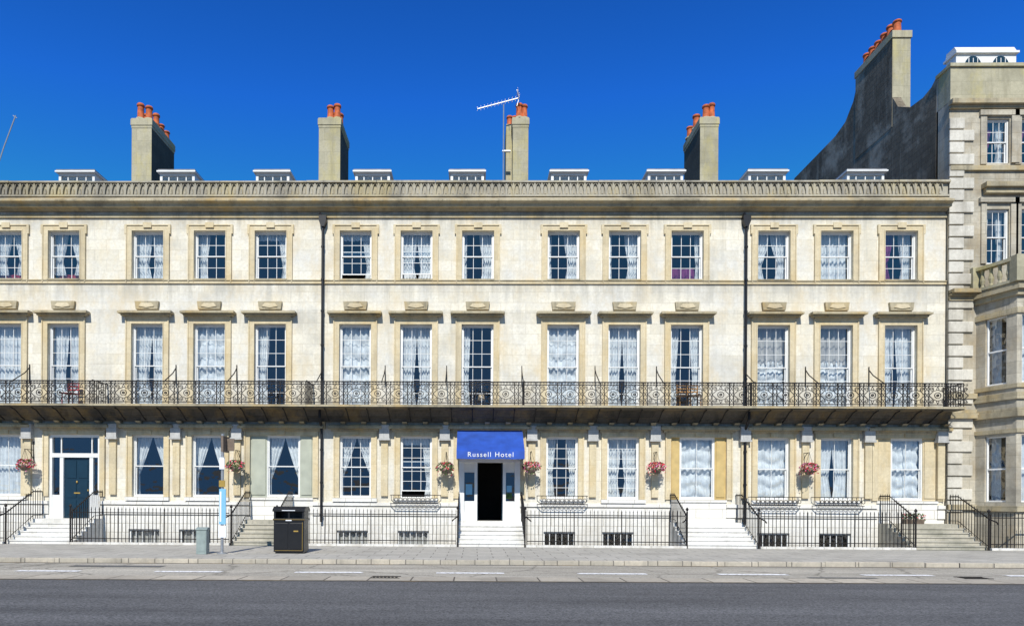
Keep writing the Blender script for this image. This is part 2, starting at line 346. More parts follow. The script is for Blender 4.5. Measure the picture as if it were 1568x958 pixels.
SPL=Z(774)
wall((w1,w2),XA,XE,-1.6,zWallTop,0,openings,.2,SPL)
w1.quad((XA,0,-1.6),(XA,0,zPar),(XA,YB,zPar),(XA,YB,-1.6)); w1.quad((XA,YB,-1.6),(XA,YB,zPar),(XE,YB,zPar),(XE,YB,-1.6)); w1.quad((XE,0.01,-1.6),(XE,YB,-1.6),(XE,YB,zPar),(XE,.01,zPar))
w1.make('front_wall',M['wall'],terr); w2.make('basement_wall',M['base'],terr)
rf=MB(); rf.quad((XA,.3,zPar-.25),(XE,.3,zPar-.25),(XE,5,zPar+.9),(XA,5,zPar+.9)); rf.quad((XA,5,zPar+.9),(XE,5,zPar+.9),(XE,YB,zPar-.1),(XA,YB,zPar-.1)); rf.make('roof',M['slate'],terr)
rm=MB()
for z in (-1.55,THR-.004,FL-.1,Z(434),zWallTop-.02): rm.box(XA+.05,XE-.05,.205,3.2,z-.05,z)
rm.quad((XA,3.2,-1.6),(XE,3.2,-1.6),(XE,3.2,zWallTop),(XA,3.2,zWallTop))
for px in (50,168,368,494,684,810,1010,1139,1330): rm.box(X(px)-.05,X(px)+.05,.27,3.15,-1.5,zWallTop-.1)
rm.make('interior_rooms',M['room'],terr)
frames,glass,net,cream,red,purple,trim,corn,greym,lampm=[MB() for _ in range(10)]
def curtain(mb,x0,x1,z0,z1,y,side=None,tie=.5,folds=5,swag=False,nz=14,mode='tie'):
    nx=folds*5
    n=len(mb.v); w=x1-x0; ph=random.uniform(0,6); tp=random.uniform(.6,.75)
    for j in range(nz+1):
        t=j/nz; z=z1+(z0-z1)*t
        if side:
            if mode=='tent': k=max(.16,1-(1-.16)*(t/tp)**1.15) if t<tp else .16+.06*(t-tp)
            elif mode=='tie': k=1-(1-tie)*(t/tp)**1.6 if t<tp else tie+.22*(t-tp)/(1-tp)
            else: k=1-.15*t
            k=max(.12,min(1,k))
        else: k=1
        for i in range(nx+1):
            u=i/nx
            if side=='L': xx=x0+w*k*u
            elif side=='R': xx=x1-w*k*u
            else: xx=x0+w*u
            yy=y+.045*math.sin(u*folds*2*math.pi+ph+.6*math.sin(t*5))+.015*math.sin(u*17+ph)
            zz=z
            if swag:
                zz=z-.04*math.sin(u*3*math.pi)*math.sin(t*math.pi*5); yy-=.09*abs(math.sin(t*math.pi*5+.5*math.sin(u*9+ph)))
            mb.v.append((xx,yy,zz))
    for j in range(nz):
        for i in range(nx):
            a=n+j*(nx+1)+i; mb.f.append((a,a+1,a+nx+2,a+nx+1))
def window(x0,x1,z0,z1,y=.13,cols=3,ru=2,rl=2,cur='pair',lift=0,mid=.5,fr=.055):
    frames.box(x0,x0+fr,y-.02,y+.1,z0,z1); frames.box(x1-fr,x1,y-.02,y+.1,z0,z1)
    frames.box(x0+fr,x1-fr,y-.02,y+.1,z1-fr,z1); frames.box(x0+fr,x1-fr,y-.03,y+.1,z0,z0+fr*.9)
    a,b,c,d=x0+fr,x1-fr,z0+fr*.9,z1-fr; m=c+(d-c)*mid
    def sash(za,zb,yy,rows):
        s=.034
        frames.box(a,a+s,yy,yy+.035,za,zb); frames.box(b-s,b,yy,yy+.035,za,zb)
        frames.box(a+s,b-s,yy,yy+.035,za,za+s*1.15); frames.box(a+s,b-s,yy,yy+.035,zb-s,zb)
        for i in range(1,cols):
            xx=a+s+(b-a-2*s)*i/cols; frames.box(xx-.009,xx+.009,yy+.004,yy+.03,za+s*1.15,zb-s)
        for j in range(1,rows):
            zz=za+(zb-za)*j/rows
            for i in range(cols):
                q0=a+s+(b-a-2*s)*i/cols+.009*(i>0); q1=a+s+(b-a-2*s)*(i+1)/cols-.009*(i<cols-1)
                frames.box(q0,q1,yy+.006,yy+.028,zz-.009,zz+.009)
        for i in range(cols):
            for j in range(rows):
                g0=a+s+(b-a-2*s)*i/cols; g1=a+s+(b-a-2*s)*(i+1)/cols; h0=za+s+(zb-za-2*s)*j/rows; h1=za+s+(zb-za-2*s)*(j+1)/rows
                t=random.uniform(-.004,.004); t2=random.uniform(-.003,.003)
                glass.quad((g0,yy+.018+t2,h0),(g1,yy+.018-t2,h0),(g1,yy+.018+t-t2,h1),(g0,yy+.018+t+t2,h1))
    sash(m-.02,d,y+.005,ru); sash(c+lift,m+.02+lift,y+.045,rl)
    yc=y+.24
    h=d-c; w=b-a
    if cur=='pair': curtain(net,a-.05,a+w*.5,c-.03,d+.05,yc,'L',.5); curtain(net,b-w*.5,b+.05,c-.03,d+.05,yc,'R',.5)
    elif cur=='wide': curtain(net,a-.05,a+w*.5,c-.03,d+.05,yc,'L',.78,5); curtain(net,b-w*.5,b+.05,c-.03,d+.05,yc,'R',.78,5)
    elif cur=='full': curtain(net,a-.05,b+.05,c-.03,d+.05,yc,None,1,8)
    elif cur=='swag': curtain(net,a-.05,b+.05,c-.03,d+.05,yc,None,1,6,True,40)
    elif cur=='blind': curtain(cream,a-.05,b+.05,d-h*.45,d+.05,yc,None,1,6); curtain(net,a-.05,b+.05,c-.03,d-h*.4,yc+.08,None,1,7,True,36)
    elif cur=='tent': curtain(net,a-.05,a+w*.5,c-.03,d+.05,yc,'L',.22,4,mode='tent'); curtain(net,b-w*.5,b+.05,c-.03,d+.05,yc,'R',.22,4,mode='tent')
    elif cur=='left': curtain(net,a-.05,a+w*.38,c-.03,d+.05,yc,'L',.7)
    elif cur=='sides': curtain(net,a-.05,a+w*.32,c-.03,d+.05,yc,'L',.7,4); curtain(net,b-w*.30,b+.05,c-.03,d+.05,yc,'R',.7,4)
    elif cur=='right': curtain(net,b-w*.45,b+.05,c-.03,d+.05,yc,'R',.7); curtain(net,a-.05,a+w*.12,c-.03,d+.05,yc,'L',.9,2)
    elif cur=='redpair': curtain(net,a-.05,a+w*.45,c+h*.12,d+.05,yc,'L',.6); curtain(net,b-w*.45,b+.05,c+h*.12,d+.05,yc,'R',.6); curtain(red,a,b,c-.03,c+h*.15,yc+.1,None,1,4)
    elif cur=='half': curtain(net,b-w*.3,b+.05,c-.03,d,yc,'R',.6); curtain(net,a-.05,b+.05,d-h*.12,d+.05,yc-.06,None,1,8)
    elif cur=='lamp':
        lampm.lathe((a+b)/2+w*.15,yc+.15,[(.17,c+.28),(.10,c+.52)],10); lampm.lathe((a+b)/2+w*.15,yc+.15,[(.03,c-.03),(.03,c+.27)],8); curtain(net,a-.05,a+w*.25,c-.03,d+.05,yc,'L',.8,3)
    elif cur=='purple': curtain(purple,a-.05,a+w*.45,c-.03,d+.05,yc,'L',.6); curtain(net,b-w*.38,b+.05,c-.03,d+.05,yc,'R',.7)
    elif cur=='redlow': curtain(purple,a-.05,b+.05,c-.03,c+h*.3,yc+.1,None,1,6); curtain(net,b-w*.15,b+.05,c,d,yc,'R',.8,3)
topcur=dict(zip(top_c,['pair','full','pair','redpair','redpair','wide','left','half','half','wide','right','right','right','redlow','pair','full','purple']))
fcur=dict(zip(top_c,['full','full','pair','full','wide','wide','swag','left','swag','wide','lamp','swag','wide','sides','blind','blind','wide']))
lifts={544:.18,637:.2}
for c in top_c:
    x=X(c)
    window(x-HW,x+HW,zT0,zT1,cols=3,ru=2,rl=2,cur=topcur[c],lift=lifts.get(c,0))
    window(x-HW,x+HW,zF0,zF1,cols=3,ru=3,rl=3,cur=fcur[c],mid=.5)
    def arch(x,z0,z1,w,ear,y=-.055):
        a,b=x-HW,x+HW
        trim.box(a-w,a,y,0.002,z0,z1); trim.box(b,b+w,y,.002,z0,z1); trim.box(a-w,b+w,y,.002,z1,z1+w)
        trim.box(a-w-.04,a-w,y-.03,.002,z0,z1+w); trim.box(b+w,b+w+.04,y-.03,.002,z0,z1+w)
        trim.box(a-w-.04,b+w+.04,y-.03,.002,z1+w,z1+w+.04)
        trim.box(a-.03,a+.0,y-.02,y,z0,z1); trim.box(b,b+.03,y-.02,y,z0,z1); trim.box(a-.03,b+.03,y-.02,y,z1,z1+.03)
        if ear:
            trim.box(a-w-.09,a-w-.04,y-.03,.002,z1-.12,z1+w+.04); trim.box(b+w+.04,b+w+.09,y-.03,.002,z1-.12,z1+w+.04)
    arch(x,Z(433),zT1,.19,True)
    trim.box(x-.16,x+.16,-.11,-.087,zT1+.10,zT1+.30)
    corn.box(x-HW-.02,x+HW+.02,-.10,.15,zT0-.055,zT0-.002)
    arch(x,FL,zF1,.19,False)
    zc=Z(487)
    trim.box(x-HW-.20,x+HW+.20,-.10,.002,zF1+.232,zc+.03)
    corn.box(x-HW-.34,x+HW+.34,-.22,.002,zc+.031,zc+.10); corn.box(x-HW-.42,x+HW+.42,-.34,.002,zc+.101,zc+.17); corn.box(x-HW-.38,x+HW+.38,-.24,.002,zc+.171,zc+.21)
    corn.prism_y(-.12,.002,[(x-.42,Z(475)),(x+.42,Z(475)),(x+.46,Z(463)),(x-.46,Z(463))])
    trim.prism_y(-.15,-.121,[(x-.30,Z(471)),(x,Z(473)),(x+.30,Z(471)),(x+.2,Z(466)),(x-.2,Z(466))])
    trim.prism_y(-.13,-.101,[(x-.14,zF1+.24),(x+.14,zF1+.24),(x+.16,zc+.028),(x-.16,zc+.028)])
gcur={-275:'full',-85:'pair',10:'full',228:'tent',319:'tent',545:'tent',638:'half',861.5:'sides',955:'wide',1185:'swag',1281.5:'wide'}
gcols={228:1,319:1,545:3,638:3,861.5:3,955:3}
def ghood(a,b):
    trim.box(a-.17,a,-.055,.002,zG0,zG1); trim.box(b,b+.17,-.055,.002,zG0,zG1)
    trim.box(a-.22,a-.17,-.09,.002,zG0,zG1+.17); trim.box(b+.17,b+.22,-.09,.002,zG0,zG1+.17)
    trim.box(a-.17,b+.17,-.055,.002,zG1,zG1+.17)
    corn.box(a-.3,b+.3,-.12,.002,zG1+.171,zG1+.26); corn.box(a-.42,b+.42,-.26,.002,zG1+.261,zG1+.36); corn.box(a-.38,b+.38,-.2,.002,zG1+.361,zG1+.42)
    trim.box((a+b)/2-.14,(a+b)/2+.14,-.11,-.056,zG1+.02,zG1+.165)
for (c,) in gnd:
    x=X(c); window(x-HW,x+HW,zG0,zG1,cols=gcols.get(c,2),ru=3 if gcols.get(c,2)==3 else 1,rl=3 if gcols.get(c,2)==3 else 1,cur=gcur[c],lift=.22 if c==638 else 0)
    ghood(x-HW,x+HW)
for a,b in doors: ghood(a,b)
for px in (-40,45,175,272,365,590,682,815,908,1003,1140,1233,1329,1440):
    x=X(px); greym.box(x-.19,x+.19,-.20,.002,Z(672),Z(652)); greym.box(x-.22,x+.22,-.23,.002,Z(675),Z(672)-.002)
    trim.box(x-.13,x+.13,-.10,.002,Z(760),Z(675)-.003)
infill={1:('greenpaint',X(409),X(460),'tent'),3:('ochre',X(1042),X(1096),'swag'),4:('trim',X(1366),X(1415),'swag')}
for k,(mt,a,b,cu) in infill.items():
    A,Bb=doors[k]; mb=MB()
    mb.box(A,a,.05,.2,THR,zG1); mb.box(b,Bb,.05,.2,THR,zG1)
    mb.box(A+.05,a-.05,.02,.049,zG0+.1,zG1-.12); mb.box(b+.05,Bb-.05,.02,.049,zG0+.1,zG1-.12)
    mb.make('infill_panel',M[mt],terr)
    mb=MB(); mb.box(a,b,.05,.2,THR,zG0+.02); mb.box(A,Bb,.0,.049,THR,zG0-.1); mb.box(A-.02,Bb+.02,-.05,.048,zG0-.098,zG0)
    mb.make('infill_apron',M['base'],terr)
    window(a,b,zG0+.02,zG1,y=.1,cols=2 if k!=1 else 1,ru=1,rl=1,cur=cu)
A,Bb=doors[0]
dd=MB(); da,db=X(97),X(137); dt=Z(703)
dd.box(da,db,.12,.17,THR,dt)
for i in range(2):
    for (q0,q1) in ((.06,.30),(.34,.62),(.66,.95)):
        w=(db-da); xa=da+w*(.1+.44*i); dd.box(xa,xa+w*.36,.10,.119,THR+(dt-THR)*q0,THR+(dt-THR)*q1)
dd.make('panelled_door',M['navy'],terr)
dk=MB(); dk.lathe((da+db)/2,.085,[(.01,THR+1.35),(.04,THR+1.4),(.01,THR+1.45)],8); dk.box((da+db)/2-.12,(da+db)/2+.12,.09,.0995,THR+.95,THR+1.0); dk.box(db-.09,db-.05,.07,.119,THR+1.05,THR+1.12); dk.make('door_furniture',M['gold'],terr)
frames.box(A,A+.1,.03,.15,THR,zG1); frames.box(Bb-.1,Bb,.03,.15,THR,zG1); frames.box(A+.1,Bb-.1,.03,.15,zG1-.1,zG1)
frames.box(A+.1,Bb-.1,.02,.15,dt,dt+.16)
frames.box(da-.14,da,.04,.17,THR,dt); frames.box(db,db+.14,.04,.17,THR,dt)
frames.box(A+.1,da-.14,.05,.16,THR,THR+.9); frames.box(db+.14,Bb-.1,.05,.16,THR,THR+.9)
glass.quad((A+.1,.11,THR+.9),(da-.14,.11,THR+.9),(da-.14,.11,dt),(A+.1,.11,dt)); glass.quad((db+.14,.11,THR+.9),(Bb-.1,.11,THR+.9),(Bb-.1,.11,dt),(db+.14,.11,dt))
glass.quad((A+.1,.11,dt+.16),(Bb-.1,.11,dt+.16),(Bb-.1,.11,zG1-.1),(A+.1,.11,zG1-.1))
for px in (93,140): frames.box(X(px)-.02,X(px)+.02,.07,.13,dt+.16,zG1-.1)
# hotel entrance
A,Bb=doors[2]; oa,ob=X(732),X(771); ot=Z(708)
hd=MB()
hd.box(A,X(712),-.16,.18,THR,ot); hd.box(X(789),Bb,-.16,.18,THR,ot); hd.box(A,Bb,-.20,.18,ot+.001,ot+.22); hd.box(A,Bb,.0,.18,ot+.221,zG1)
hd.box(oa-.11,oa,-.1,.18,THR,ot); hd.box(ob,ob+.11,-.1,.18,THR,ot)
hd.box(X(712),oa-.11,.02,.16,THR,THR+.75); hd.box(ob+.11,X(789),.02,.16,THR,THR+.75)
hd.box(X(712),oa-.11,.02,.16,THR+1.85,ot); hd.box(ob+.11,X(789),.02,.16,THR+1.85,ot)
hd.box(A-.04,X(712)+.04,-.21,-.161,THR,THR+.3); hd.box(X(789)-.04,Bb+.04,-.21,-.161,THR,THR+.3)
hd.make('entrance_surround',M['white'],terr)
glass.quad((X(712),.1,THR+.75),(oa-.11,.1,THR+.75),(oa-.11,.1,THR+1.85),(X(712),.1,THR+1.85)); glass.quad((ob+.11,.1,THR+.75),(X(789),.1,THR+.75),(X(789),.1,THR+1.85),(ob+.11,.1,THR+1.85))
od=MB(); od.box(oa-.02,oa+.03,.2,.95,THR+.01,ot-.02); od.box(ob-.03,ob+.02,.2,.95,THR+.01,ot-.02); od.make('open_door_leaves',M['navy'],terr)
nb=MB(); nb.box(X(713)+.03,X(713)+.28,.06,.09,THR+1.0,THR+1.4); nb.box(ob+.15,ob+.35,.06,.09,THR+1.1,THR+1.35); nb.make('notice_boards',M['cyan'],terr)
nb=MB(); nb.box(ob+.14,ob+.36,.055,.09,THR+.85,THR+1.05); nb.make('green_notice',M['leaf'],terr)
for c in base_c:
    x=X(c)
    frames.box(x-.6,x-.55,.1,.16,bz0,bz1); frames.box(x+.55,x+.6,.1,.16,bz0,bz1); frames.box(x-.55,x+.55,.1,.16,bz1-.06,bz1)
    for i in range(1,5): frames.box(x-.6+.24*i-.012,x-.6+.24*i+.012,.11,.15,bz0,bz1-.06)
    glass.quad((x-.55,.13,bz0),(x+.55,.13,bz0),(x+.55,.13,bz1-.06),(x-.55,.13,bz1-.06))
    if c in (222,300,541,634): curtain(cream,x-.6,x+.6,bz0,bz1,.26,None,1,5)
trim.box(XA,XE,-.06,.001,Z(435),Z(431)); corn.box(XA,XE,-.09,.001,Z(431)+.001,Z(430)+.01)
sb=MB(); segs=[]; p=XA
for a,b in doors: segs.append((p,a-.002)); p=b+.002
segs.append((p,XE))
for a,b in segs:
    sb.box(a,b,-.09,.001,Z(775),Z(770)); sb.box(a,b,-.055,.001,Z(790),Z(776)-.02)
for (c,) in gnd: sb.box(X(c)-HW-.24,X(c)+HW+.24,-.14,.12,Z(769),zG0-.003)
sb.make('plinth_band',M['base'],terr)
# balcony
grm=MB(); xbE=X(1477,-1.08)-.02
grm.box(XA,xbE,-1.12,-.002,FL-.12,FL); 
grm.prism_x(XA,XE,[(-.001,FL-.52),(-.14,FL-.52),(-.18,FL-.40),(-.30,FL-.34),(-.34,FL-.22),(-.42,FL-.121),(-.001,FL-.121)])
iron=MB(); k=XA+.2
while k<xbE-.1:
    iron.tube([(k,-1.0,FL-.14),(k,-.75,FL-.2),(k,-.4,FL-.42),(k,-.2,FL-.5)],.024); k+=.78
grm.make('balcony_slab',M['blackened'],terr)
edge=MB(); edge.box(XA,xbE+.02,-1.16,-1.121,FL-.085,FL-.02); edge.make('balcony_edge_nosing',M['cornice'],terr)
sk=MB()
k=XA+.6
while k<XE:
    sk.prism_x(k-.09,k+.09,[(-.003,FL-.80),(-.10,FL-.78),(-.16,FL-.62),(-.30,FL-.54),(-.003,FL-.525)]); k+=.785
sk.make('cornice_brackets',M['cornice'],terr)
yr=-1.06; zb=FL+.06; zt=Z(584,-1.06)
iron.box(XA,xbE,yr-.02,yr+.02,zt-.035,zt); iron.box(XA,xbE,yr-.012,yr+.012,zt-.135,zt-.108); iron.box(XA,xbE,yr-.015,yr+.015,zb,zb+.03)
U=.785; k=XA; i=0; H=zt-.13-zb-.02; zm=(zt-.13+zb+.025)/2; r=.0155
while k<xbE-.2:
    iron.tube([(k,yr,FL),(k,yr,zt-.03)],.021); iron.tube([(k+.15,yr,FL),(k+.15,yr,zt-.03)],.018)
    for a in range(3):
        z0=zb+.03+a*H/3; iron.tube([(k,yr,z0),(k+.15,yr,z0+H/3)],.012); iron.tube([(k+.15,yr,z0),(k,yr,z0+H/3)],.012)
    cx=k+.15+(U-.15)/2; hw=(U-.15)/2
    iron.ring(cx,yr,zm,.115,.105,r,12); iron.ring(cx,yr,zm,.035,.035,.024,8)
    for s in (-1,1):
        iron.tube([(cx-hw,yr,zm),(cx-hw*.5,yr,zm+s*.15),(cx,yr,zm+s*.20),(cx+hw*.5,yr,zm+s*.15),(cx+hw,yr,zm)],r)
        for q in (-1,1):
            ccx=cx+q*hw*.66; ccz=zm+s*H*.33
            pts=[]
            for t in range(13):
                an=t/12*3.3*math.pi; rr=.085*(1-t/16)
                pts.append((ccx+q*rr*math.cos(an),yr,ccz+s*rr*math.sin(an)))
            iron.tube(pts,.013)
            iron.tube([(cx,yr,zm+s*H*.48),(cx+q*.05,yr,zm+s*H*.33),(cx+q*.02,yr,zm+s*.2)],.012)
    for a in range(7): iron.ring(k+.056+a*.112,yr,zt-.071,.035,.033,.010,6)
    k+=U
for yy in [yr+j*.13 for j in range(9)]: iron.tube([(xbE,yy,FL),(xbE,yy,zt)],.013)
iron.box(xbE-.015,xbE+.015,yr,0,zt-.03,zt); iron.box(xbE-.01,xbE+.01,yr,0,zb,zb+.02)
for px in (46,270,363,494,590,684,799,911,1005,1139,1233,1330):
    x=X(px); iron.tube([(x,-.0,Z(564)),(x,-.3,Z(575)),(x,yr,zt-.05)],.02); iron.tube([(x,-.03,Z(560)),(x,-.03,Z(590))],.02)
for px in (165,480,800,1139):
    x=X(px)
    for j in range(7): iron.tube([(x,yr+.15*j,FL),(x,yr+.15*j,zt+.02)],.016)
    iron.box(x-.02,x+.02,yr,0,zt,zt+.03)
iron.make('balcony_railing',M['iron'],terr)
# parapet + cornice
cn=MB()
cn.box(XA,XE,-.07,.003,Z(333,-.07),Z(328,-.07))
cn.prism_x(XA,XE-.01,[(.003,Z(322,-.15)),(-.10,Z(322,-.15)),(-.16,Z(318,-.2)),(-.34,Z(316,-.34)),(-.36,Z(312,-.36)),(-.44,Z(309,-.44)),(-.50,Z(307,-.5)),(-.50,Z(304.5,-.5)),(-.1,Z(302,-.1)),(.003,Z(302,-.1))])
cn.make('main_cornice',M['cornice'],terr)
pp=MB()
pp.box(XA,XE-.01,-.12,.25,zWallTop+.03,zPar)
x=XA
while x<XE:
    w=random.uniform(2.2,3.6); x2=min(x+w,XE+.03); dz=random.uniform(-.012,.012)
    pp.box(x+.008,x2-.008,-.24+random.uniform(-.01,.01),.33,zPar+.001,Z(276,-.24)+dz); x=x2 if x2<XE else XE+1
pp.box(XA,XE+.01,-.2,-.121,zWallTop+.03,zWallTop+.10)
pp.make('parapet_wall',M['parapet'],terr)
ar=MB(); k=XA+.15; za=zWallTop+.105; zc_=zPar
while k<XE-.2:
    hh=zc_-za; jt=random.uniform(-.006,.006)
    ar.prism_y(-.20+jt,-.121,[(k-.03,za),(k+.03,za),(k+.045,za+hh*.55),(k+.03,zc_),(k-.03,zc_),(k-.045,za+hh*.55)])
    ar.tube([(k+.03,-.16,za+hh*.45),(k+.07,-.17,za+hh*.85),(k+.135,-.17,zc_-.02),(k+.2,-.17,za+hh*.85),(k+.24,-.16,za+hh*.45)],.022)
    ar.prism_y(-.165,-.121,[(k+.10,za+.03),(k+.17,za+.03),(k+.155,za+hh*.5),(k+.115,za+hh*.5)])
    k+=.27
ar.make('parapet_arcading',M['parapet'],terr)
frames.make('sash_frames',M['white'],terr); glass.make('window_panes',M['glass'],terr)
net.make('net_curtains',M['net'],terr,True); cream.make('blinds',M['cream'],terr,True); red.make('red_curtains',M['red'],terr,True); purple.make('purple_curtains',M['purple'],terr,True); lampm.make('table_lamp',M['lamp'],terr,True)
trim.make('window_architraves',M['trim'],terr); corn.make('window_cornices',M['cornice'],terr); greym.make('pier_capitals',M['shadegrey'],terr)
for px in (494.5,1139.5):
    dp=MB(); x=X(px); y=-.14
    dp.tube([(x,y,Z(345)),(x,y,FL+.01)],.05,8); dp.tube([(x,-.5,FL-.13),(x,-.5,FL-.4),(x,y,FL-.8),(x,y,Z(800))],.05,8)
    for py in (345,380,430,478,530,580,690,740,790): dp.tube([(x,y,Z(py)-.035),(x,y,Z(py)+.035)],.066,8)
    dp.prism_y(y-.1,0.0,[(x-.06,Z(350)),(x+.06,Z(350)),(x+.14,Z(341)),(x+.14,Z(333)),(x-.14,Z(333)),(x-.14,Z(341))])
    dp.tube([(x,y,Z(336)),(x-.12,-.18,Z(329))],.05,8)
    for py in (400,500,690,780): dp.box(x-.03,x+.03,-.1,0,Z(py)-.02,Z(py)+.02)
    dp.make('drainpipe',M['pipe'])
# dormers
for a,b in [(90,145),(245,298),(392,443),(544,597),(690,741),(844,898),(992,1046),(1146,1203),(1297,1354)]:
    y=1.4; x0,x1=X(a,y,270),X(b,y,270); zt_=Z(265,y); z0=zPar-.1
    e=empty('dormer_window'); e.parent=terr
    d=MB(); d.box(x0,x0+.1,y,4,z0,zt_); d.box(x1-.1,x1,y,4,z0,zt_); d.box(x0+.1,x1-.1,y,4,zt_-.10,zt_); d.box(x0+.1,x1-.1,y,y+.1,z0,z0+.25)
    for i in (1,2,3): xx=x0+(x1-x0)*i/4; d.box(xx-.02,xx+.02,y+.02,y+.08,z0+.25,zt_-.10)
    d.box(x0-.08,x1+.08,y-.14,4.1,zt_+.001,zt_+.06); d.make('dormer_frame',M['white'],e)
    d=MB(); d.box(x0-.05,x1+.05,y-.1,4.1,zt_+.061,zt_+.12); d.make('dormer_lead_roof',M['lead'],e)
    d=MB(); d.quad((x0+.1,y+.05,z0+.25),(x1-.1,y+.05,z0+.25),(x1-.1,y+.05,zt_-.10),(x0+.1,y+.05,zt_-.10)); d.make('dormer_glass',M['glass'],e)
    d=MB(); d.quad((x0+.1,y+.6,z0),(x1-.1,y+.6,z0),(x1-.1,y+.6,zt_-.1),(x0+.1,y+.6,zt_-.1)); d.make('dormer_blind',M['cream'],e)
def pot(mb,x,y,z,h=.62,r=.15):
    mb.lathe(x,y,[(r*1.05,z),(r*1.05,z+.06),(r*.95,z+.08),(r*.85,z+h*.75),(r*.85,z+h*.82),(r*1.08,z+h*.84),(r*1.08,z+h*.93),(r*.9,z+h),(r*.7,z+h),(r*.7,z+h*.8)],12)
def chimney(a,b,side,y=3.,L=2.2,topy=180,pots=None,parent=terr):
    e=empty('chimney_stack'); e.parent=parent
    x0,x1=X(a,y,230),X(b,y,230); zt_=Z(topy,y); z0=zPar-.3
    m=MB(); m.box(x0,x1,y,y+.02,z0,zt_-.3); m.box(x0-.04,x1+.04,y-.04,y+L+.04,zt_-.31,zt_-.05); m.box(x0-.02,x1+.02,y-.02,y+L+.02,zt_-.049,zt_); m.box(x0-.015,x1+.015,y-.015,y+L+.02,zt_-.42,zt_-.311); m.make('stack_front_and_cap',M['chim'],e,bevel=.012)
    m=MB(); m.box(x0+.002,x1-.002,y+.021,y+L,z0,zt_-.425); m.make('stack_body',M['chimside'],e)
    p=MB()
    for (u,v,h) in pots: pot(p,x0+(x1-x0)*u,y+L*v,zt_,h*random.uniform(.9,1.08),.15*random.uniform(.9,1.08))
    p.make('chimney_pots',M['terracotta'],e,True)
    m=MB()
    for (u,v,h) in pots: m.lathe(x0+(x1-x0)*u,y+L*v,[(.21,zt_+.001),(.18,zt_+.07),(.13,zt_+.09)],8)
    m.make('mortar_flaunching',M['chim'],e)
P1=[(.35,.08,.66),(.75,.1,.62),(.3,.36,.6),(.75,.4,.62),(.7,.66,.55),(.3,.66,.6),(.7,.9,.55),(.3,.92,.6)]
chimney(201.5,232,1,pots=P1); chimney(488,521,1,L=1.9,pots=[(.5,.1,.66),(.82,.1,.66),(.5,.4,.6),(.8,.45,.6),(.5,.8,.6)])
chimney(785,809,-1,y=3.,L=2.0,pots=[(.42,.08,.66),(.75,.1,.66),(.2,.5,.6),(.1,.8,.6)])
chimney(1072,1100,-1,pots=[(.4,.1,.66),(.72,.1,.66),(.2,.45,.6),(.15,.8,.55)])
e=MB(); e.box(X(775,3.6,230),X(784.5,3.6,230),3.6,5.2,zPar-.3,Z(190,3.6)); e.make('flue_shoulder',M['chim'],terr)
p=MB(); pot(p,X(780,4.,230),4.0,Z(190,3.6)-.001,.55,.13); p.make('flue_pot',M['terracotta'],terr,True)
an=MB(); y=2.9
mx=X(771,y,200); an.tube([(mx,y,zPar-.3),(mx,y,Z(160,y))],.028,6)
A0=onY(731,167,y); A1=onY(795,150,y); an.tube([A0,A1],.022)
for i in range(13):
    p=A0.lerp(A1,i/12.); l=.12+.012*i; an.tube([(p.x,p.y-l,p.z-.02),(p.x,p.y+l,p.z+.02)],.009); an.tube([(p.x,p.y,p.z-.09),(p.x,p.y,p.z+.09)],.009)
for s in (-1,1): an.tube([A1,(A1.x-.1,y,A1.z+s*.35)],.014); 
for i in range(5): an.tube([(A1.x-.02*i,y-.25,A1.z+.07*i),(A1.x-.02*i,y+.25,A1.z+.07*i)],.009)
an.box(mx-.04,mx+.3,y-.02,y+.1,Z(232,y),Z(232,y)+.05); an.make('tv_antenna',M['steel'])
an=MB(); an.tube([onY(24,177,2),onY(6,225,2),onY(-6,262,2)],.025,6); an.tube([onY(20,177,2),onY(26,181,2)],.02); 
p=onY(-6,262,2); an.tube([p,(p.x,p.y,zPar-.3)],.04,6); an.make('whip_antenna',M['steel'])
# ---------------------------------------------------------------- awning
aw=empty('hotel_awning'); ya=-1.45; x0,x1=X(699,ya,690),X(803.5,ya,690); zt_=Z(659,-.02); zf=Z(690,ya); zv=Z(702,ya)
m=MB(); 
nA=24
for i in range(nA):
    a=x0+(x1-x0)*i/nA; b=x0+(x1-x0)*(i+1)/nA
    def sg(t): return -.045*abs(math.sin(t/nA*math.pi*3))
    s0,s1=sg(i),sg(i+1)
    P=lambda xx,t,s:(xx,-.22+(ya+.22)*t,zt_-.02+(zf-zt_+.02)*t+s*math.sin(t*math.pi))
    for j in range(6):
        t0,t1=j/6,(j+1)/6
        m.quad(P(a,t1,s0),P(b,t1,s1),P(b,t0,s1),P(a,t0,s0))
    m.quad((a,ya-.002+s0*.3,zv+s0*.3),(b,ya-.002+s1*.3,zv+s1*.3),(b,ya,zf),(a,ya,zf))
for xx in (x0,x1-.012): m.prism_x(xx,xx+.012,[(-.22,zt_-.065),(ya+.001,zf-.022),(ya+.001,zv),(-.22,zv+.02)])
m.make('canvas',M['bluecanvas'],aw)
m=MB()
for q in (0,.333,.667,1): xx=x0+.02+(x1-x0-.04)*q; m.tube([(xx,-.2,zt_-.07),(xx,ya+.03,zf-.05),(xx,ya+.03,zv)],.015)
m.make('awning_ribs',M['steel'],aw)
fc=bpy.data.curves.new('lettering','FONT'); fc.body='Russell Hotel'; fc.size=.25; fc.extrude=.003; fc.align_x='CENTER'; fc.align_y='CENTER'; fc.space_character=1.22
fo=bpy.data.objects.new('lettering',fc); scene.collection.objects.link(fo); fo.parent=aw; fo.location=((x0+x1)/2+.0,ya-.03,(zv+zf)/2); fo.rotation_euler=(R(90),0,0); fc.materials.append(M['signwhite'])
